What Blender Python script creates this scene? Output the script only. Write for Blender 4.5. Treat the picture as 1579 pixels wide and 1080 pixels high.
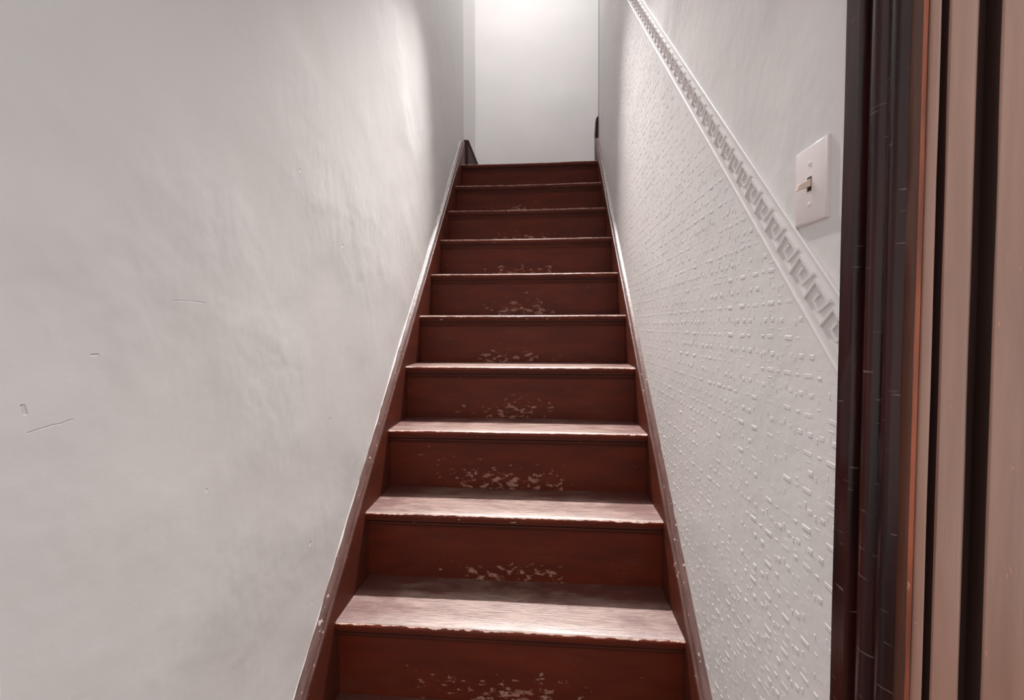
import bpy, bmesh, math, random
from mathutils import Vector, Matrix, noise

for o in list(bpy.data.objects):
    bpy.data.objects.remove(o, do_unlink=True)
scene = bpy.context.scene
COL = scene.collection
R = math.radians
random.seed(7)

# ------------------------------------------------------------------ layout
RISE, RUN = 0.218, 0.1945          # one step
Z0, Y0 = 0.436, 1.054              # nosing of the second step above the floor
HALF = 0.4726                      # half the clear width between the stringers
OH = 0.022                         # nosing overhang
WALLX = 0.5056                     # plaster faces
LAST = 9
ZTOP = Z0 + LAST * RISE            # upper floor level
CEIL = 5.3
Y_END_L, Y_END_R, Y_BACK = 3.055, 2.97, 3.64
def nose_line(y): return Z0 + (y - Y0) / RUN * RISE

# ------------------------------------------------------------------ camera
cam_data = bpy.data.cameras.new('camera')
cam = bpy.data.objects.new('camera', cam_data); COL.objects.link(cam)
yaw, pitch, roll, FPX = 0.0725, -0.0192, -0.0016, 617.0
cy, sy, cp, sp, cr, sr = math.cos(yaw), math.sin(yaw), math.cos(pitch), math.sin(pitch), math.cos(roll), math.sin(roll)
r0 = Vector((cy, sy, 0)); f0 = Vector((-sy, cy, 0)); u0 = Vector((0, 0, 1))
fw = cp * f0 + sp * u0; u2 = -sp * f0 + cp * u0
rt = cr * r0 + sr * u2; up = -sr * r0 + cr * u2
m = Matrix((rt, up, -fw)).transposed().to_4x4()
m.translation = Vector((0.1047, 0, 0.8203 + Z0))
cam.matrix_world = m
cam_data.sensor_width = 36.0
cam_data.lens = FPX / 1579 * 36.0
cam_data.shift_x = -4.0 / 1579
cam_data.shift_y = -24.48 / 1579
cam_data.clip_start = 0.02
scene.camera = cam

# ------------------------------------------------------------------ light
scene.view_settings.view_transform = 'Standard'
scene.view_settings.look = 'None'
scene.view_settings.gamma = 1
scene.view_settings.exposure = 0.0
scene.view_settings.use_curve_mapping = False
world = bpy.data.worlds.new('world'); scene.world = world
world.use_nodes = True
wb = world.node_tree.nodes['Background']
wb.inputs['Color'].default_value = (1.0, 0.955, 0.93, 1)
wb.inputs['Strength'].default_value = 1.05

LAMP = Vector((0.0, 2.55, 3.6 + Z0))
def lamp(name, kind, loc, energy, color, aim=None, **kw):
    d = bpy.data.lights.new(name, kind); d.energy = energy; d.color = color
    for k, v in kw.items(): setattr(d, k, v)
    o = bpy.data.objects.new(name, d); COL.objects.link(o); o.location = loc
    if aim is not None:
        o.rotation_euler = (Vector(aim) - Vector(loc)).to_track_quat('-Z', 'Y').to_euler()
    return o
lamp('pendant_lamp_light', 'SPOT', LAMP, 990, (1, 0.95, 0.92), (0, 1.06, 0.6), spot_size=R(42), spot_blend=1.0, shadow_soft_size=0.03)
lamp('added_fill_light', 'AREA', (0.06, 2.4, CEIL - 0.08), 30, (1, 0.97, 0.96), (0.06, 2.4, 0), shape='DISK', size=0.55)  # added fill: brightens the back wall, upper treads and upper left wall

# ------------------------------------------------------------------ node helpers
class NT:
    def __init__(self, name):
        self.m = bpy.data.materials.new(name); self.m.use_nodes = True
        self.t = self.m.node_tree; self.b = self.t.nodes['Principled BSDF']
    def n(self, typ, **kw):
        nd = self.t.nodes.new(typ)
        for k, v in kw.items(): setattr(nd, k, v)
        return nd
    def l(self, a, b): self.t.links.new(a, b)
    def setin(self, nd, i, v):
        s = nd.inputs[i]
        if hasattr(v, 'is_output'): self.l(v, s)
        else: s.default_value = v
    def math(self, op, a, b=0.0, c=0.0, clamp=False):
        nd = self.n('ShaderNodeMath', operation=op, use_clamp=clamp)
        self.setin(nd, 0, a); self.setin(nd, 1, b); self.setin(nd, 2, c)
        return nd.outputs[0]
    def ramp(self, v, lo, hi, a=0.0, b=1.0):
        nd = self.n('ShaderNodeMapRange', interpolation_type='SMOOTHSTEP')
        self.setin(nd, 0, v); self.setin(nd, 1, lo); self.setin(nd, 2, hi); self.setin(nd, 3, a); self.setin(nd, 4, b)
        return nd.outputs[0]
    def mix(self, f, a, b):
        nd = self.n('ShaderNodeMix', data_type='RGBA')
        self.setin(nd, 0, f)
        for i, v in ((6, a), (7, b)):
            self.setin(nd, i, v if hasattr(v, 'is_output') else (*v, 1))
        return nd.outputs[2]
    def coords(self): return self.n('ShaderNodeTexCoord').outputs['Object']
    def rnd(self): return self.n('ShaderNodeObjectInfo').outputs['Random']
    def scale(self, co, s):
        nd = self.n('ShaderNodeMapping'); self.l(co, nd.inputs[0]); nd.inputs['Scale'].default_value = s
        return nd.outputs[0]
    def noise(self, co, s, det=3.0, rough=0.55, w=None, dist=0.0):
        nd = self.n('ShaderNodeTexNoise'); nd.noise_dimensions = '4D' if w is not None else '3D'
        self.l(co, nd.inputs['Vector'])
        nd.inputs['Scale'].default_value = s; nd.inputs['Detail'].default_value = det
        nd.inputs['Roughness'].default_value = rough; nd.inputs['Distortion'].default_value = dist
        if w is not None: self.setin(nd, 'W', w)
        return nd.outputs['Fac']
    def sep(self, co):
        nd = self.n('ShaderNodeSeparateXYZ'); self.l(co, nd.inputs[0]); return nd.outputs
    def bump(self, h, strength, dist, prev=None):
        nd = self.n('ShaderNodeBump'); self.setin(nd, 'Height', h)
        nd.inputs['Strength'].default_value = strength; nd.inputs['Distance'].default_value = dist
        if prev: self.l(prev, nd.inputs['Normal'])
        return nd.outputs[0]
    def out(self, color=None, rough=None, normal=None, spec=None, coat=None, coat_rough=None):
        for k, v in (('Base Color', color), ('Roughness', rough), ('Normal', normal), ('Specular IOR Level', spec), ('Coat Weight', coat), ('Coat Roughness', coat_rough)):
            if v is None: continue
            if isinstance(v, tuple): v = (*v, 1)
            self.setin(self.b, k, v)
        return self.m

def mat_plaster(name, c1, c2, lumps=None, nick=0.5, rough=0.62, marks=(), big=0.22):
    t = NT(name); co = t.coords()
    blotch = t.noise(co, 3.2, 4, 0.6)
    col = t.mix(t.ramp(blotch, 0.35, 0.65), c1, c2)
    fine = t.noise(co, 240, 2, 0.6)
    lump = t.noise(co, 26, 4, 0.55)
    rot = t.n('ShaderNodeMapping'); t.l(co, rot.inputs[0]); rot.inputs['Rotation'].default_value = (R(35), 0, 0); rot.inputs['Scale'].default_value = (1, 1.5, 1)
    trowel = t.noise(rot.outputs[0], 5, 3, 0.5)
    patch = t.ramp(t.noise(co, 1.6, 2), 0.4, 0.65)
    n = t.bump(t.math('MULTIPLY', trowel, t.math('ADD', 0.25, patch)), big, 0.02)
    n = t.bump(lump, lumps or big * 0.25, 0.006, n)
    n = t.bump(fine, 0.05, 0.001, n)
    # sparse nicks where the paint has been knocked off
    v = t.n('ShaderNodeTexVoronoi'); t.l(co, v.inputs['Vector']); v.inputs['Scale'].default_value = 9
    wob = t.noise(co, 120, 2)
    d = t.math('ADD', v.outputs['Distance'], t.math('MULTIPLY', t.math('SUBTRACT', wob, 0.5), 0.10))
    pit = t.math('SUBTRACT', 1.0, t.ramp(d, 0.02, 0.06))
    sel = t.ramp(t.noise(co, 4.0, 1), 0.52, 0.6)
    pit = t.math('MULTIPLY', pit, sel)
    n = t.bump(t.math('MULTIPLY', pit, -1.0), nick, 0.003, n)
    s = t.sep(co)
    for (y0, z0, y1, z1, wd, depth) in marks:       # single scratches and cracks
        L2 = (y1 - y0) ** 2 + (z1 - z0) ** 2
        k = t.math('DIVIDE', t.math('ADD', t.math('MULTIPLY', t.math('SUBTRACT', s[1], y0), y1 - y0),
                                    t.math('MULTIPLY', t.math('SUBTRACT', s[2], z0), z1 - z0)), L2, clamp=True)
        wv = t.math('MULTIPLY', t.math('SUBTRACT', t.noise(co, 30, 2), 0.5), 0.008)
        dy = t.math('SUBTRACT', t.math('SUBTRACT', s[1], y0), t.math('MULTIPLY', k, y1 - y0))
        dz = t.math('ADD', wv, t.math('SUBTRACT', t.math('SUBTRACT', s[2], z0), t.math('MULTIPLY', k, z1 - z0)))
        dd = t.math('SQRT', t.math('ADD', t.math('MULTIPLY', dy, dy), t.math('MULTIPLY', dz, dz)))
        mk = t.math('SUBTRACT', 1.0, t.ramp(dd, wd * 0.4, wd))
        n = t.bump(t.math('MULTIPLY', mk, -1.0), 0.8, depth, n)
        col = t.mix(t.math('MULTIPLY', mk, 0.18), col, (0.25, 0.23, 0.22))
    return t.out(col, rough, n, spec=0.35)

def mat_paint(name, c1, c2, rough=0.35, bump=0.12):
    t = NT(name); co = t.coords()
    n1 = t.noise(t.scale(co, (2.5, 14, 14)), 5, 4, 0.6)
    n = t.bump(t.noise(co, 90, 3), bump, 0.002)
    return t.out(t.mix(t.ramp(n1, 0.3, 0.7), c1, c2), rough, n)

PAINT_A, PAINT_B = (0.120, 0.0185, 0.0066), (0.080, 0.0135, 0.0072)
BARE = (0.36, 0.19, 0.14)
def mat_riser(name='chipped_red_brown_paint', bias_k=0.17, amt0=0.69, arris=False, pa=None, pb=None):
    t = NT(name); co = t.coords(); w = t.math('MULTIPLY', t.rnd(), 60.0); s = t.sep(co)
    base = t.mix(t.ramp(t.noise(t.scale(co, (1, 1, 5)), 4, 4, 0.6, w), 0.3, 0.7), pa or PAINT_A, pb or PAINT_B)
    # dull scuffed film
    scuff = t.ramp(t.noise(t.scale(co, (1.2, 1, 3)), 6, 5, 0.65, t.math('ADD', w, 7.0)), 0.52, 0.75)
    base = t.mix(t.math('MULTIPLY', scuff, 0.35), base, (0.14, 0.045, 0.03))
    # chips, mostly where shoes hit: low and in the middle
    ax = t.math('ABSOLUTE', t.math('ADD', s[0], 0.02))
    bx = t.math('SUBTRACT', 1.0, t.ramp(ax, 0.05, 0.36))
    bz = t.math('SUBTRACT', 1.0, t.ramp(s[2], 0.03, 0.13))
    bias = t.math('MULTIPLY', t.math('MULTIPLY', bx, bz), bias_k)
    c = t.noise(t.scale(co, (1.0, 1, 2.1)), 33, 5, 0.62, t.math('ADD', w, 21.0))
    c = t.math('ADD', c, bias)
    c = t.math('ADD', c, t.math('MULTIPLY', t.math('SUBTRACT', t.noise(co, 5, 2, 0.5, t.math('ADD', w, 33.0)), 0.5), 0.22))
    if arris: c = t.math('ADD', c, t.ramp(s[2], -0.0075, -0.0015, 0.0, 0.36))  # pale upper edge: worn paint, also brightened for the light it catches
    amt = t.math('ADD', amt0, t.math('MULTIPLY', t.math('SINE', t.math('MULTIPLY', w, 7.1)), 0.02))
    chip = t.ramp(c, amt, t.math('ADD', amt, 0.03))
    tone = t.noise(co, 60, 2, 0.5, w)
    col = t.mix(t.math('MULTIPLY', chip, t.ramp(tone, 0.3, 0.6, 0.45, 1.0)), base, (0.55, 0.40, 0.34) if arris else BARE)
    n = t.bump(t.math('MULTIPLY', chip, -1.0), 0.5, 0.0012)
    n = t.bump(t.noise(t.scale(co, (1.5, 8, 8)), 22, 3, 0.6, w), 0.12, 0.003, n)
    return t.out(col, t.ramp(chip, 0, 1, 0.42, 0.6), n, spec=0.2)

def mat_tread():
    t = NT('worn_tread_wood'); co = t.coords(); w = t.math('MULTIPLY', t.rnd(), 60.0); s = t.sep(co)
    grain = t.noise(t.scale(co, (1.0, 14, 14)), 13, 5, 0.68, w)
    wear = t.noise(t.scale(co, (1.6, 5, 5)), 5, 5, 0.65, t.math('ADD', w, 11.0))
    ax = t.math('ABSOLUTE', s[0])
    mid = t.math('SUBTRACT', 1.0, t.ramp(ax, 0.22, 0.46))
    front = t.math('SUBTRACT', 1.0, t.ramp(s[1], 0.03, 0.24))
    k = t.math('ADD', t.math('ADD', wear, t.math('MULTIPLY', mid, 0.16)), t.math('MULTIPLY', front, 0.16))
    k = t.math('ADD', k, t.math('MULTIPLY', t.math('SUBTRACT', grain, 0.5), 0.5))
    bare = t.ramp(k, 0.58, 0.80)
    col = t.mix(bare, (0.105, 0.026, 0.018), t.mix(t.ramp(grain, 0.35, 0.65), (0.28, 0.165, 0.128), (0.105, 0.045, 0.032)))
    n = t.bump(grain, 0.45, 0.0025)
    n = t.bump(t.noise(co, 55, 3, 0.6, w), 0.2, 0.002, n)
    return t.out(col, t.ramp(wear, 0.3, 0.7, 0.45, 0.55), n, spec=0.9)

def mat_edge():
    t = NT('rubbed_stringer_paint'); co = t.coords()
    a = t.noise(t.scale(co, (14, 2, 2)), 9, 5, 0.65)
    col = t.mix(t.ramp(a, 0.35, 0.65), (0.075, 0.025, 0.019), (0.125, 0.055, 0.044))
    ch = t.ramp(t.noise(t.scale(co, (1, 0.7, 0.7)), 70, 3, 0.6), 0.66, 0.70)
    col = t.mix(ch, col, (0.48, 0.38, 0.34))
    n = t.bump(t.noise(co, 60, 4, 0.6), 0.3, 0.003)
    return t.out(col, 0.36, n, spec=0.8)

def mat_varnish(name, c1, c2, rough, spec, scratch=0.0, chipcol=None, chip=(0.68, 0.71)):
    t = NT(name); co = t.coords()
    a = t.noise(t.scale(co, (10, 10, 0.8)), 5, 4, 0.6)
    col = t.mix(t.ramp(a, 0.3, 0.7), c1, c2)
    n = t.bump(t.noise(t.scale(co, (4, 4, 0.6)), 26, 3, 0.6), 0.18, 0.002)
    n = t.bump(t.noise(co, 150, 2, 0.6), 0.1, 0.001, n)
    if chipcol:
        ch = t.ramp(t.noise(t.scale(co, (1, 1, 0.35)), 60, 3, 0.6), *chip)
        col = t.mix(ch, col, chipcol)
        n = t.bump(t.math('MULTIPLY', ch, -1.0), 0.4, 0.001, n)
    if scratch:
        sc = t.noise(t.scale(co, (1, 1, 9)), 30, 1, 0.5)
        ln = t.ramp(sc, 0.735, 0.76)
        col = t.mix(t.math('MULTIPLY', ln, scratch), col, (0.3, 0.25, 0.23))
    return t.out(col, rough, n, spec=spec)

def mat_plain(name, c, rough=0.4, spec=0.5):
    t = NT(name); co = t.coords()
    n = t.bump(t.noise(co, 300, 2), 0.04, 0.0005)
    a = t.noise(co, 40, 2)
    c2 = tuple(min(1, v * 1.06) for v in c)
    return t.out(t.mix(a, c, c2), rough, n, spec=spec)

WALL_A, WALL_B = (0.70, 0.685, 0.68), (0.665, 0.665, 0.655)
M = {}
M['plaster_left'] = mat_plaster('grey_white_painted_plaster', WALL_A, WALL_B, big=0.3, marks=(
    (2.55, 3.09, 2.83, 2.965, 0.004, 0.003), (0.4255, 1.163, 0.4275, 1.155, 0.003, 0.002), (0.43, 1.130, 0.475, 1.136, 0.0012, 0.001),
    (0.50, 1.219, 0.507, 1.219, 0.002, 0.002), (0.62, 1.30, 0.68, 1.30, 0.0012, 0.001), (1.016, 0.70, 1.016, 0.655, 0.0015, 0.001)))
M['plaster_right'] = mat_plaster('rough_painted_plaster', (0.68, 0.655, 0.65), (0.645, 0.635, 0.63), big=0.5)
M['plaster_white'] = mat_plaster('bright_white_plaster', (0.86, 0.84, 0.835), (0.83, 0.825, 0.82), nick=0.1, big=0.06)
M['paper'] = mat_plaster('painted_embossed_paper', (0.69, 0.665, 0.66), (0.65, 0.64, 0.635), nick=0.0, rough=0.5, big=0.15, lumps=0.16)
M['border'] = mat_plain('white_painted_border', (0.66, 0.635, 0.63), 0.42)
M['riser'] = mat_riser(); M['string'] = mat_riser('red_brown_stringer_paint', 0.0, 0.70, False, (0.088, 0.019, 0.010), (0.060, 0.016, 0.011)); M['nose'] = mat_riser('chipped_lit_nosing_paint', 0.05, 0.70, True); M['tread'] = mat_tread(); M['edge'] = mat_edge(); M['tread'].node_tree.nodes['Principled BSDF'].inputs['IOR'].default_value = 1.7
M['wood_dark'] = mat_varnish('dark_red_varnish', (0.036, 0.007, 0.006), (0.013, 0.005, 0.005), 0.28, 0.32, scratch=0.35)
M['wood_brown'] = [mat_varnish('brown_arris_varnish', (0.10, 0.035, 0.02), (0.06, 0.022, 0.014), 0.4, 0.4), mat_varnish('bare_orange_arris', (0.38, 0.10, 0.045), (0.13, 0.035, 0.02), 0.45, 0.4, chipcol=(0.5, 0.27, 0.17))]
M['wood_face'] = mat_varnish('hall_lit_brown_varnish', (0.33, 0.185, 0.14), (0.27, 0.145, 0.11), 0.38, 0.5, chipcol=(0.42, 0.20, 0.13), chip=(0.665, 0.69))  # same varnish as the jamb, with hall light put into its colour; chips are wear
M['wood_groove'] = mat_varnish('shaded_groove_varnish', (0.030, 0.014, 0.011), (0.024, 0.012, 0.010), 0.5, 0.25)  # shade of the deep grooves put into the colour
M['skirt'] = mat_varnish('dull_dark_skirting_varnish', (0.06, 0.022, 0.017), (0.04, 0.016, 0.014), 0.55, 0.15)
M['floor'] = mat_varnish('old_brown_floorboards', (0.16, 0.075, 0.045), (0.11, 0.05, 0.03), 0.4, 0.5)
M['ivory'] = mat_plain('white_switch_plastic', (0.74, 0.68, 0.67), 0.3)
M['toggle'] = mat_plain('ivory_toggle_plastic', (0.70, 0.55, 0.48), 0.3)
M['slot'] = mat_plain('dark_slot', (0.02, 0.015, 0.015), 0.6)
M['gap_shade'] = mat_plain('grey_gap_shade', (0.16, 0.16, 0.16), 0.5)  # tone of the shadow gap at the wall corner, painted on a strip
M['black'] = mat_plain('black_lamp_metal', (0.03, 0.03, 0.03), 0.4)
t = NT('lit_bulb'); t.b.inputs['Emission Color'].default_value = (1, 0.95, 0.9, 1); t.b.inputs['Emission Strength'].default_value = 6; M['bulb'] = t.m

# ------------------------------------------------------------------ mesh helpers
def finish(name, bm, mat, parent=None, loc=(0, 0, 0), smooth=False, bevel=0.0, segs=2):
    bmesh.ops.recalc_face_normals(bm, faces=bm.faces)
    me = bpy.data.meshes.new(name); bm.to_mesh(me); bm.free()
    for mm in (mat if isinstance(mat, (list, tuple)) else [mat]): me.materials.append(mm)
    o = bpy.data.objects.new(name, me); COL.objects.link(o)
    o.location = loc
    if parent: o.parent = parent
    if smooth:
        for p in me.polygons: p.use_smooth = True
        me.set_sharp_from_angle(angle=R(40))
    if bevel:
        b = o.modifiers.new('bevel', 'BEVEL'); b.width = bevel; b.segments = segs; b.limit_method = 'ANGLE'; b.angle_limit = R(35)
    return o
def box(bm, x0, x1, y0, y1, z0, z1):
    vs = [bm.verts.new((x, y, z)) for x in (x0, x1) for y in (y0, y1) for z in (z0, z1)]
    for q in ((0, 1, 3, 2), (4, 6, 7, 5), (0, 4, 5, 1), (2, 3, 7, 6), (0, 2, 6, 4), (1, 5, 7, 3)):
        bm.faces.new([vs[i] for i in q])
def boxes(*bs):
    bm = bmesh.new()
    for b in bs: box(bm, *b)
    return bm
def sweep(rings, closed_ends=True, mats=None):
    """rings: list of equally long closed loops of points; skinned along their order"""
    bm = bmesh.new(); vr = [[bm.verts.new(p) for p in r] for r in rings]; n = len(vr[0])
    for a, b in zip(vr, vr[1:]):
        for i in range(n):
            f = bm.faces.new((a[i], a[(i + 1) % n], b[(i + 1) % n], b[i]))
            if mats: f.material_index = mats[i]
    if closed_ends:
        bm.faces.new(vr[0]); bm.faces.new(vr[-1])
    return bm
def lathe(prof, n=32):
    bm = bmesh.new()
    rings = [[bm.verts.new((r * math.cos(2 * math.pi * i / n), r * math.sin(2 * math.pi * i / n), z)) for i in range(n)] for r, z in prof]
    for a, b in zip(rings, rings[1:]):
        for i in range(n): bm.faces.new((a[i], a[(i + 1) % n], b[(i + 1) % n], b[i]))
    bm.faces.new(rings[0]); bm.faces.new(rings[-1])
    return bm
def thing(name, label, cat, loc=(0, 0, 0), group=None):
    o = bpy.data.objects.new(name, None); COL.objects.link(o); o.location = loc; o.empty_display_size = 0.1
    o['label'] = label; o['category'] = cat
    if group: o['group'] = group
    return o
def struct(o): o['kind'] = 'structure'; return o

def wobbly_wall(name, x, side, y0, y1, z0, z1, mat, amp, thick=0.11, step=0.03, seed=0.0):
    """wall whose inner face (at x, looking towards the stairs) has the waves of old plaster; solid to the back"""
    ny, nz = max(2, int((y1 - y0) / step)), max(2, int((z1 - z0) / step))
    bm = bmesh.new(); g = []
    for i in range(ny + 1):
        row = []
        for j in range(nz + 1):
            y = y0 + (y1 - y0) * i / ny; z = z0 + (z1 - z0) * j / nz
            p = Vector((seed, y * 1.0, z * 0.9))
            d = noise.noise(p * 2.1) * amp + noise.noise(p * 5.3) * amp * 0.35 + noise.noise(Vector((seed + 5, (y + z * 0.5) * 4.5, z * 0.6))) * amp * 0.5
            e = min(1, min(y - y0, y1 - y) / 0.1)
            row.append(bm.verts.new((x + side * d * e, y, z)))
        g.append(row)
    for i in range(ny):
        for j in range(nz):
            bm.faces.new((g[i][j], g[i + 1][j], g[i + 1][j + 1], g[i][j + 1]))
    ring = [g[i][0] for i in range(ny)] + [g[ny][j] for j in range(nz)] + [g[i][nz] for i in range(ny, 0, -1)] + [g[0][j] for j in range(nz, 0, -1)]
    back = [bm.verts.new((x + side * thick, v.co.y, v.co.z)) for v in ring]
    n = len(ring)
    for i in range(n): bm.faces.new((ring[i], ring[(i + 1) % n], back[(i + 1) % n], back[i]))
    bm.faces.new(back)
    return struct(finish(name, bm, mat, smooth=True))

# ------------------------------------------------------------------ setting
wobbly_wall('wall_left', -WALLX, -1, 0.40, Y_END_L, 0, CEIL, M['plaster_left'], 0.004, seed=1.3)
wobbly_wall('wall_right', WALLX, 1, 0.515, Y_END_R, 0, CEIL, M['plaster_right'], 0.003, seed=9.1)
bm = bmesh.new()                                                   # upper hall: far wall, faintly uneven
NX, NZ = 60, 70
g = [[bm.verts.new((-0.65 + 2.5 * i / NX, Y_BACK + 0.006 * noise.noise(Vector((i * 0.16, 3.3, j * 0.18))), ZTOP - 0.25 + (CEIL - ZTOP + 0.25) * j / NZ)) for j in range(NZ + 1)] for i in range(NX + 1)]
for i in range(NX):
    for j in range(NZ): bm.faces.new((g[i][j], g[i + 1][j], g[i + 1][j + 1], g[i][j + 1]))
r_ = bmesh.ops.extrude_face_region(bm, geom=bm.faces[:])
for v in [e for e in r_['geom'] if isinstance(e, bmesh.types.BMVert)]: v.co.y = Y_BACK + 0.12
struct(finish('wall_back', bm, M['plaster_white'], smooth=True))
struct(finish('wall_landing_left', boxes((-WALLX - 0.13, -WALLX - 0.008, Y_END_L, Y_BACK, ZTOP - 0.25, CEIL)), M['plaster_white']))
struct(finish('wall_landing_right', boxes((1.75, 1.85, Y_END_R, Y_BACK, ZTOP - 0.25, CEIL)), M['plaster_white']))
struct(finish('wall_landing_front', boxes((WALLX + 0.11, 1.85, Y_END_R - 0.11, Y_END_R, ZTOP - 0.25, CEIL)), M['plaster_white']))
struct(finish('floor_landing', boxes((-WALLX - 0.008, 1.75, Y0 + LAST * RUN + 0.22, Y_BACK, ZTOP - 0.25, ZTOP)), M['floor']))
struct(finish('ceiling', boxes((-0.65, 1.85, 0.40, Y_BACK + 0.12, CEIL, CEIL + 0.1)), M['plaster_white']))
# the wall with the doorway at the foot of the stairs, and the hall floor in front of it
FX = 0.486
struct(finish('wall_front', boxes((FX + 0.004, 2.2, 0.436, 0.515, 0, CEIL), (-2.2, -WALLX - 0.11, 0.40, 0.515, 0, CEIL), (-WALLX - 0.11, FX + 0.004, 0.40, 0.515, 2.16, CEIL)), M['plaster_right']))
bm = bmesh.new()
for i in range(-18, 18):
    box(bm, i * 0.12 + 0.001, i * 0.12 + 0.119, -2.4, 0.40 if not -4 <= i < 4 else Y0 - RUN + OH, -0.03, 0)
struct(finish('floor', bm, M['floor'], bevel=0.001))
# grey strip standing in for the shadow gap at the right plaster corner
bm = sweep([[(WALLX - 0.004, Y_END_R - 0.004, z), (WALLX + 0.005, Y_END_R - 0.012, z), (WALLX + 0.012, Y_END_R + 0.004, z), (WALLX + 0.004, Y_END_R + 0.012, z), (WALLX - 0.005, Y_END_R + 0.006, z)] for z in (ZTOP, CEIL)])
struct(finish('trim_1', bm, M['gap_shade']))

# ------------------------------------------------------------------ staircase
stairs = thing('staircase', 'steep straight staircase of worn red-brown painted wood between two plaster walls', 'staircase', (0, Y0 - RUN, 0))
SO = Vector(stairs.location)
def on_stairs(o, p): o.parent = stairs; o.location = Vector(p) - SO; return o
def tread_mesh(seed, depth, thick=0.021):
    N = 72; rings = []
    for i in range(N + 1):
        x = -HALF + 2 * HALF * i / N
        c = max(0.0, 1 - (abs(x + 0.03) / 0.36) ** 2)
        j = noise.noise(Vector((x * 11, seed, 0))) * 0.0016 + noise.noise(Vector((x * 45, seed, 3))) * 0.0011
        wz = -0.0022 * c + noise.noise(Vector((x * 16, seed, 9))) * 0.0009
        fy = 0.0016 * c + j
        rings.append([(x, depth, 0), (x, 0.05, 0), (x, 0.012 + fy, wz * 0.5), (x, 0.004 + fy, -0.0015 + wz), (x, fy, -0.006 + wz), (x, fy * 0.7, -thick + 0.006), (x, 0.003, -thick), (x, depth, -thick)])
    return sweep(rings, mats=[0, 0, 0, 1, 1, 1, 1, 1])
for k in range(-1, LAST + 1):
    y, z = Y0 + k * RUN, Z0 + k * RISE
    depth = RUN + OH + 0.012 if k < LAST else 0.22
    tr = on_stairs(finish('tread', tread_mesh(k * 3.7, depth), [M['tread'], M['nose']], smooth=True), (0, y, z))
    bm = bmesh.new(); box(bm, -HALF, HALF, 0, 0.02, 0, RISE - 0.021)
    ri = on_stairs(finish('riser', bm, M['riser']), (0, y + OH, z - RISE))
    # scotia strip under the nosing: a bead over a quirk
    prof = [(0, 0), (-0.014, 0), (-0.0155, -0.003), (-0.0145, -0.0075), (-0.0115, -0.0095), (-0.0060, -0.0105), (-0.0055, -0.0135), (-0.0095, -0.0145), (-0.0100, -0.0175), (-0.0070, -0.0215), (-0.0040, -0.0265), (-0.0030, -0.0295), (0, -0.0305)]
    rings = []
    for i in range(25):
        x = -HALF + 0.002 + (2 * HALF - 0.004) * i / 24
        w_ = noise.noise(Vector((x * 9, k, 5))) * 0.0006
        rings.append([(x, p[0] + w_, p[1]) for p in prof])
    on_stairs(finish('nosing_moulding', sweep(rings), M['string'], smooth=True), (0, y + OH, z - 0.021))

def stringer(side, top, y_end, name):
    xi = side * HALF; th = WALLX - HALF
    # (thickness outwards from the inner face, height above the nosing line)
    prof = [(0, -0.34), (0, top - 0.008), (0.002, top - 0.002), (0.006, top), (0.010, top - 0.002), (0.0115, top - 0.006), (0.0135, top - 0.0065),
            (0.022, top - 0.004), (0.026, top - 0.0005), (0.029, top + 0.001), (th - 0.0005, top), (th - 0.0005, -0.34)]
    rings = []; N = 80; y_start = 0.80
    for i in range(N + 1):
        y = y_start + (y_end - y_start) * i / N
        r = []
        for n_, (a, h) in enumerate(prof):
            j = noise.noise(Vector((y * 14, a * 60, side))) * 0.0012 if 0 < n_ < 11 else 0
            lift = 0.012 * max(0.0, (y - 2.4) / 0.5) if h > 0 else 0
            r.append((xi + side * a, y, max(0.0, nose_line(y) + h + j + lift)))
        rings.append(r)
    o = on_stairs(finish('stringer', sweep(rings, mats=[0] + [1] * 9 + [0, 0]), [M['string'], M['edge']], smooth=True), (0, 0, 0))
    # wall paint lapped over the joint of stringer and plaster
    rings = []; N = 160
    for i in range(N + 1):
        y = y_start + (y_end - y_start) * i / N
        q = 0.0032 + 0.0024 * noise.noise(Vector((y * 23, side, 4))) + 0.0015 * noise.noise(Vector((y * 70, side, 8)))
        b = nose_line(y) + top + 0.012 * max(0.0, (y - 2.4) / 0.5)
        X = side * WALLX
        rings.append([(X + side * 0.004, y, b - 0.002), (X - side * max(0.001, q), y, b - 0.001), (X - side * max(0.001, q) * 0.9, y, b + 0.0022), (X + side * 0.004, y, b + 0.004 + q)])
    c = finish('paint_bead', sweep(rings), M['border'], o, smooth=True)
    return o
sl = stringer(-1, 0.066, 2.93, 'stringer'); sr_ = stringer(1, 0.042, 2.955, 'stringer')

# ------------------------------------------------------------------ landing skirting
bm = sweep([[(-WALLX - 0.008, y, ZTOP), (-HALF + 0.001, y, ZTOP), (-HALF + 0.001, y, ZTOP + 0.250), (-HALF + 0.007, y, ZTOP + 0.260), (-HALF + 0.009, y, ZTOP + 0.277), (-HALF + 0.001, y, ZTOP + 0.287), (-WALLX - 0.008, y, ZTOP + 0.290)] for y in (Y_END_L + 0.001, Y_BACK)])
struct(finish('baseboard_left', bm, M['skirt'], bevel=0.001))
bm = sweep([[(WALLX + 0.012, Y_END_R + 0.002 + d, ZTOP), (WALLX - 0.024, Y_END_R + 0.002 + d, ZTOP), (WALLX - 0.026, Y_END_R + 0.002 + d, ZTOP + 0.27), (WALLX - 0.020, Y_END_R + 0.002 + d, ZTOP + 0.37), (WALLX + 0.002, Y_END_R + 0.002 + d, ZTOP + 0.40), (WALLX + 0.012, Y_END_R + 0.002 + d, ZTOP + 0.40)] for d in (0, 0.05)])
struct(finish('baseboard_right', bm, M['skirt'], bevel=0.001))

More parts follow.
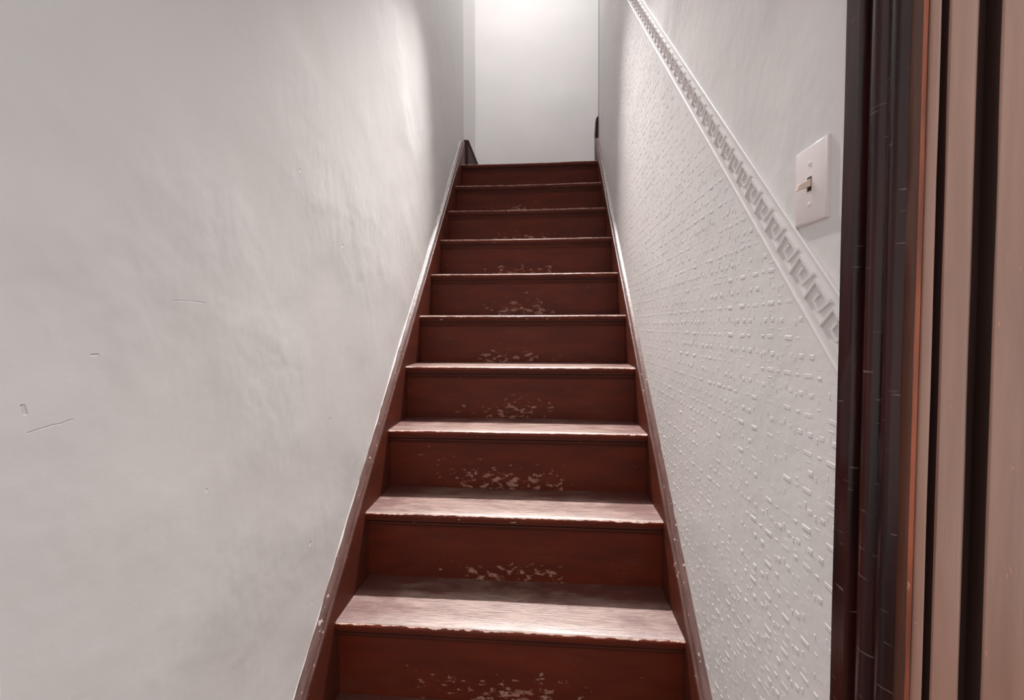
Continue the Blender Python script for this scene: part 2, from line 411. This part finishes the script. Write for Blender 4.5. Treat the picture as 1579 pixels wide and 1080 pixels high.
# ------------------------------------------------------------------ embossed paper below the border
BSL = RISE / RUN + 0.035
def border_line(y, off): return Z0 + (0.60 - Y0) / RUN * RISE + (y - 0.60) * BSL + off
OFF_LO, OFF_K0, OFF_K1, OFF_HI = 1.300, 1.3275, 1.384, 1.408
PX = WALLX - 0.0035
YA, YB = 0.517, Y_END_R - 0.02
paper_bm = bmesh.new()
def prism(bm, c, a, b, n, h, inset):
    """raised bar: centre c on the wall plane (y,z), half axes a, b (2-vectors), height h towards the stairs"""
    base = [c + a + b, c - a + b, c - a - b, c + a - b]
    k = 1 - inset / max(a.length, 1e-6); kb = 1 - inset / max(b.length, 1e-6)
    topv = [c + a * k + b * kb, c - a * k + b * kb, c - a * k - b * kb, c + a * k - b * kb]
    vb = [bm.verts.new((n, p.x, p.y)) for p in base]; vt = [bm.verts.new((n - h, p.x, p.y)) for p in topv]
    for i in range(4): bm.faces.new((vb[i], vb[(i + 1) % 4], vt[(i + 1) % 4], vt[i]))
    bm.faces.new(vt)
NP = 120
bot, topr = [], []
for i in range(NP + 1):
    y = YA + (YB - YA) * i / NP
    bot.append((y, max(0.005, nose_line(y) + 0.02))); topr.append((y, border_line(y, OFF_LO) + 0.004))
for (a, b) in zip(range(NP), range(1, NP + 1)):
    K = 14
    for j in range(K):
        q = []
        for (i, jj) in ((a, j), (b, j), (b, j + 1), (a, j + 1)):
            y = bot[i][0]; z = bot[i][1] + (topr[i][1] - bot[i][1]) * jj / K
            q.append(paper_bm.verts.new((PX + 0.0002 * noise.noise(Vector((y * 6, z * 6, 2))), y, z)))
        paper_bm.faces.new(q)
bmesh.ops.remove_doubles(paper_bm, verts=paper_bm.verts[:], dist=1e-5)
V2 = Vector
PY, PZ = 0.051, 0.058
for r in range(int(3.4 / PZ)):
    for c in range(int((YB - YA) / PY)):
        zc, yc = 0.02 + r * PZ, YA + 0.012 + c * PY
        for (dy, dz, ly, lz) in ((0, 0, 0.0112, 0.0052), (0.5, 0.0, 0.0050, 0.0030), (0.5, 0.2, 0.0050, 0.0022), (0.0, 0.24, 0.0070, 0.0020), (-0.14, 0.5, 0.0068, 0.0056), (0.36, 0.5, 0.0068, 0.0056), (0.11, 0.62, 0.0022, 0.0050), (0.61, 0.42, 0.0022, 0.0050), (0.0, 0.78, 0.0070, 0.0020)):
            y = yc + dy * PY + random.uniform(-.002, .002); z = zc + dz * PZ + random.uniform(-.001, .001)
            if random.random() < 0.08: continue
            if z < nose_line(y) + 0.055 or z > border_line(y, OFF_LO) - 0.012 or y > YB - 0.01 or y < YA + 0.01: continue
            an = random.uniform(-0.06, 0.06)
            prism(paper_bm, V2((y, z)), V2((math.cos(an), math.sin(an))) * ly, V2((-math.sin(an), math.cos(an))) * lz, PX + 0.0006, random.uniform(0.0006, 0.0013) * (1.0 if lz > 0.0025 else 0.7), min(ly, lz) * 0.5)
paper = finish('wallpaper', paper_bm, M['paper'], smooth=False)
paper['label'] = 'white painted embossed wallpaper on the right wall below the sloping border'; paper['category'] = 'wallpaper'

# ------------------------------------------------------------------ sloping meander border
border = thing('wall_border', 'white greek key border moulding running up the right wall above the embossed wallpaper', 'border moulding', (WALLX, 0.6, border_line(0.6, OFF_LO)))
BO = Vector(border.location)
def strip(name, lo, hi, h, parent, dome=True, N=110, wob=0.0008):
    rings = []
    for i in range(N + 1):
        y = YA + (YB - YA) * i / N
        j = wob * noise.noise(Vector((y * 8, lo * 40, 1)))
        a, b = border_line(y, lo) + j, border_line(y, hi) + j
        if dome: p = [(0, a), (-h * 0.75, a + (b - a) * 0.12), (-h, a + (b - a) * 0.4), (-h, a + (b - a) * 0.6), (-h * 0.75, a + (b - a) * 0.88), (0, b)]
        else: p = [(0, a), (-h, a + 0.0005), (-h, b - 0.0005), (0, b)]
        rings.append([(WALLX + 0.006 + x if x == 0 else WALLX + x, y, z) for x, z in p])
    o = finish(name, sweep(rings), M['border'], parent, smooth=True)
    o.location = -BO
    return o
strip('backing_strip', OFF_LO + 0.002, OFF_HI - 0.002, 0.004, border, dome=False)
strip('lower_bead', OFF_LO - 0.002, OFF_LO + 0.010, 0.0070, border)
strip('upper_bead', OFF_HI - 0.008, OFF_HI + 0.002, 0.0060, border)
key = bmesh.new()
PITCH_Y = 0.0365
ev = V2((-1, -BSL)).normalized()                  # u: down the slope, towards the foot of the stairs
en = V2((-BSL, 1)).normalized()                   # v: across the band
if en.y < 0: en = -en
plen = PITCH_Y * math.sqrt(1 + BSL * BSL); H = (OFF_K1 - OFF_K0) / math.sqrt(1 + BSL * BSL)
def bar(p, q, wd, h):
    c = (p + q) / 2; a = q - p; L = a.length; d = a / L
    prism(key, c, d * (L / 2 + wd / 2), V2((-d.y, d.x)) * wd / 2, WALLX - 0.0039, h, 0.0010)
n_key = int((YB - YA) / PITCH_Y) + 1
for i in range(n_key):
    y = YB - 0.012 - i * PITCH_Y
    o_ = V2((y, border_line(y, OFF_K0)))
    P = lambda u, v: o_ + ev * (u * plen) + en * (v * H)
    wd, h = 0.0060, 0.0046
    for nb, (a, b) in enumerate((((-0.44, 0.06), (0.0, 0.06)), ((0.0, 0.06), (0.0, 0.94)), ((0.0, 0.94), (0.76, 0.94)), ((0.34, 0.66), (0.34, 0.36)), ((0.34, 0.36), (0.66, 0.30)), ((0.66, 0.30), (0.76, 0.94)))):
        pa, pb = P(*a), P(*b)
        if min(pa.x, pb.x) < YA or max(pa.x, pb.x) > YB: continue
        bar(pa, pb, wd, h - nb * 0.00012)
ko = finish('greek_key', key, M['border'], border); ko.location = -BO

# ------------------------------------------------------------------ light switch
SWY, SWZ = 0.630, 1.0315 + Z0
SW = thing('light_switch', 'white toggle light switch plate on the right wall above the greek key border', 'light switch', (WALLX, SWY, SWZ))
bm = bmesh.new(); hw, hh, d = 0.0355, 0.058, 0.0062
ri = [[(0.001, -hw, -hh), (0.001, hw, -hh), (0.001, hw, hh), (0.001, -hw, hh)]]
for x, i_ in ((-0.0025, 0.0), (-0.0048, 0.0012), (-d, 0.0042), ):
    ri.append([(x, -hw + i_, -hh + i_), (x, hw - i_, -hh + i_), (x, hw - i_, hh - i_), (x, -hw + i_, hh - i_)])
plate = finish('plate', sweep(ri), M['ivory'], SW, smooth=True)
finish('toggle_slot', boxes((-d - 0.0006, -d + 0.001, -0.0046, 0.0046, -0.0105, 0.0105)), M['slot'], SW)
bm = bmesh.new()
rg = []
for tt, wv, hz in ((-0.002, 0.0043, 0.0078), (0.006, 0.0041, 0.0068), (0.016, 0.0038, 0.0056), (0.020, 0.0032, 0.0048)):
    cx, cz = -d - tt * 0.92, -tt * 0.42 + 0.002
    rg.append([(cx - hz * 0.25, -wv, cz - hz * 0.9), (cx - hz * 0.25, wv, cz - hz * 0.9), (cx + hz * 0.25, wv, cz + hz * 0.9), (cx + hz * 0.25, -wv, cz + hz * 0.9)])
finish('toggle', sweep(rg), M['toggle'], SW, bevel=0.0008)
for s in (-1, 1):
    bm = lathe([(0.0034, 0), (0.0034, 0.0006), (0.0022, 0.0014), (0.0004, 0.0016)], 20)
    bmesh.ops.rotate(bm, verts=bm.verts[:], cent=(0, 0, 0), matrix=Matrix.Rotation(R(-90), 3, 'Y'))
    sc = finish('screw', bm, M['ivory'], SW, (-d + 0.0002, 0, s * 0.0301), smooth=True)

# ------------------------------------------------------------------ door casing on the right
casing = thing('door_casing', 'dark brown varnished door casing with fluted mouldings at the right, beside the light switch', 'door casing', (FX, 0.45, 0))
CO = Vector((FX, 0.45, 0))
def plan(name, pts, mat, z1=2.16, parent=casing, mats=None, NZ=40, wob=0.0006):
    """plan outline (x,y) carried up the wall"""
    rings = []
    for i in range(NZ + 1):
        z = z1 * i / NZ
        rings.append([(p[0] - CO.x + wob * noise.noise(Vector((z * 7, n_ * 3.1, 0))), p[1] - CO.y + wob * noise.noise(Vector((z * 7, n_ * 3.1, 7))), z) for n_, p in enumerate(pts)])
    return finish(name, sweep(rings, mats=mats), mat, parent, smooth=True)
def arc(cx, cy, r, a0, a1, n=10): return [(cx + r * math.cos(R(a0 + (a1 - a0) * i / n)), cy + r * math.sin(R(a0 + (a1 - a0) * i / n))) for i in range(n + 1)]
JX, AY = 0.463, 0.415                            # reveal plane, face towards the hall
# reveal of the doorway: fillet, quirk, broad stop bead, cove, small arris
jam = [(FX + 0.004, 0.5145), (JX + 0.001, 0.5145), (JX - 0.001, 0.513), (JX - 0.001, 0.4925), (JX + 0.001, 0.4905), (JX + 0.009, 0.489), (JX + 0.010, 0.479)] + \
      arc(JX + 0.008, 0.4655, 0.0125, 95, 250, 14) + [(JX + 0.0045, 0.4525)] + arc(JX + 0.0065, 0.440, 0.0115, 100, 230, 10) + [(JX + 0.001, 0.4285), (FX + 0.004, 0.427)]
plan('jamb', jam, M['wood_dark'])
arr = [(FX + 0.002, 0.4285), (JX + 0.001, 0.4285), (JX, 0.427), (JX - 0.0002, 0.4175), (JX + 0.0003, 0.4150), (JX + 0.0035, 0.4138), (JX + 0.0050, 0.4150), (JX + 0.0075, 0.4160), (JX + 0.0085, 0.418), (FX + 0.002, 0.425)]
plan('worn_edge', arr, M['wood_brown'], mats=[0, 0, 0, 0, 1, 1, 0, 0, 0, 0])['label'] = 'edge worn to orange wood'
x = JX + 0.0058
bead = [(x, 0.4245)] + arc(x + 0.0052, AY + 0.002, 0.0052, 180, 360, 12) + [(x + 0.0104, 0.4245)]
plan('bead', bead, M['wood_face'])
x += 0.0104
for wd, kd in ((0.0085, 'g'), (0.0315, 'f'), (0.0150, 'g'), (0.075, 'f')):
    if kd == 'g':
        plan('groove', [(x - 0.001, AY + 0.016), (x - 0.001, AY + 0.0195), (x + wd + 0.001, AY + 0.0195), (x + wd + 0.001, AY + 0.016)], M['wood_groove'])['label'] = 'groove with its shade coloured in'
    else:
        plan('flat', [(x, AY + 0.020), (x, AY + 0.0015), (x + 0.001, AY)] + arc(x + wd - 0.012, AY + 0.012, 0.012, 270, 350, 8) + [(x + wd, AY + 0.020)], [M['wood_face'], M['wood_groove']], mats=[1] + [0] * 10 + [1, 0])  # groove walls take the painted shade colour too
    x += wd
LEAN = R(0.6)
casing.rotation_euler = (0, LEAN, 0); casing.location.x -= math.sin(LEAN) * 1.25

# ------------------------------------------------------------------ lamps over the stairs
pl = thing('pendant_lamp', 'black pendant spot lamp hanging from the ceiling above the stairs', 'lamp', (LAMP.x, LAMP.y, CEIL))
L0 = LAMP.z - CEIL
finish('cord', lathe([(0.003, 0), (0.003, L0 + 0.16)], 10), M['black'], pl, smooth=True)
finish('ceiling_rose', lathe([(0.05, 0), (0.05, -0.01), (0.03, -0.025), (0.004, -0.03)]), M['black'], pl, smooth=True)
bm = lathe([(0.012, 0.17), (0.03, 0.16), (0.055, 0.14), (0.058, 0.06), (0.055, 0.06), (0.05, 0.135), (0.01, 0.15)]); 
finish('shade', bm, M['black'], pl, (0, 0, L0), smooth=True)
finish('bulb', lathe([(0.004, 0.15), (0.014, 0.13), (0.03, 0.095), (0.028, 0.07), (0.012, 0.055), (0.002, 0.052)]), M['bulb'], pl, (0, 0, L0), smooth=True)
cl = thing('added_fill_lamp', 'added round fill lamp on the ceiling, out of view', 'lamp', (0.06, 2.4, CEIL))
finish('base', lathe([(0.17, 0), (0.17, -0.03), (0.165, -0.035)]), M['ivory'], cl, smooth=True)  # housing made up for the added fill light
finish('diffuser', lathe([(0.15, -0.034), (0.15, -0.05), (0.12, -0.062), (0.02, -0.066)]), M['bulb'], cl, smooth=True)
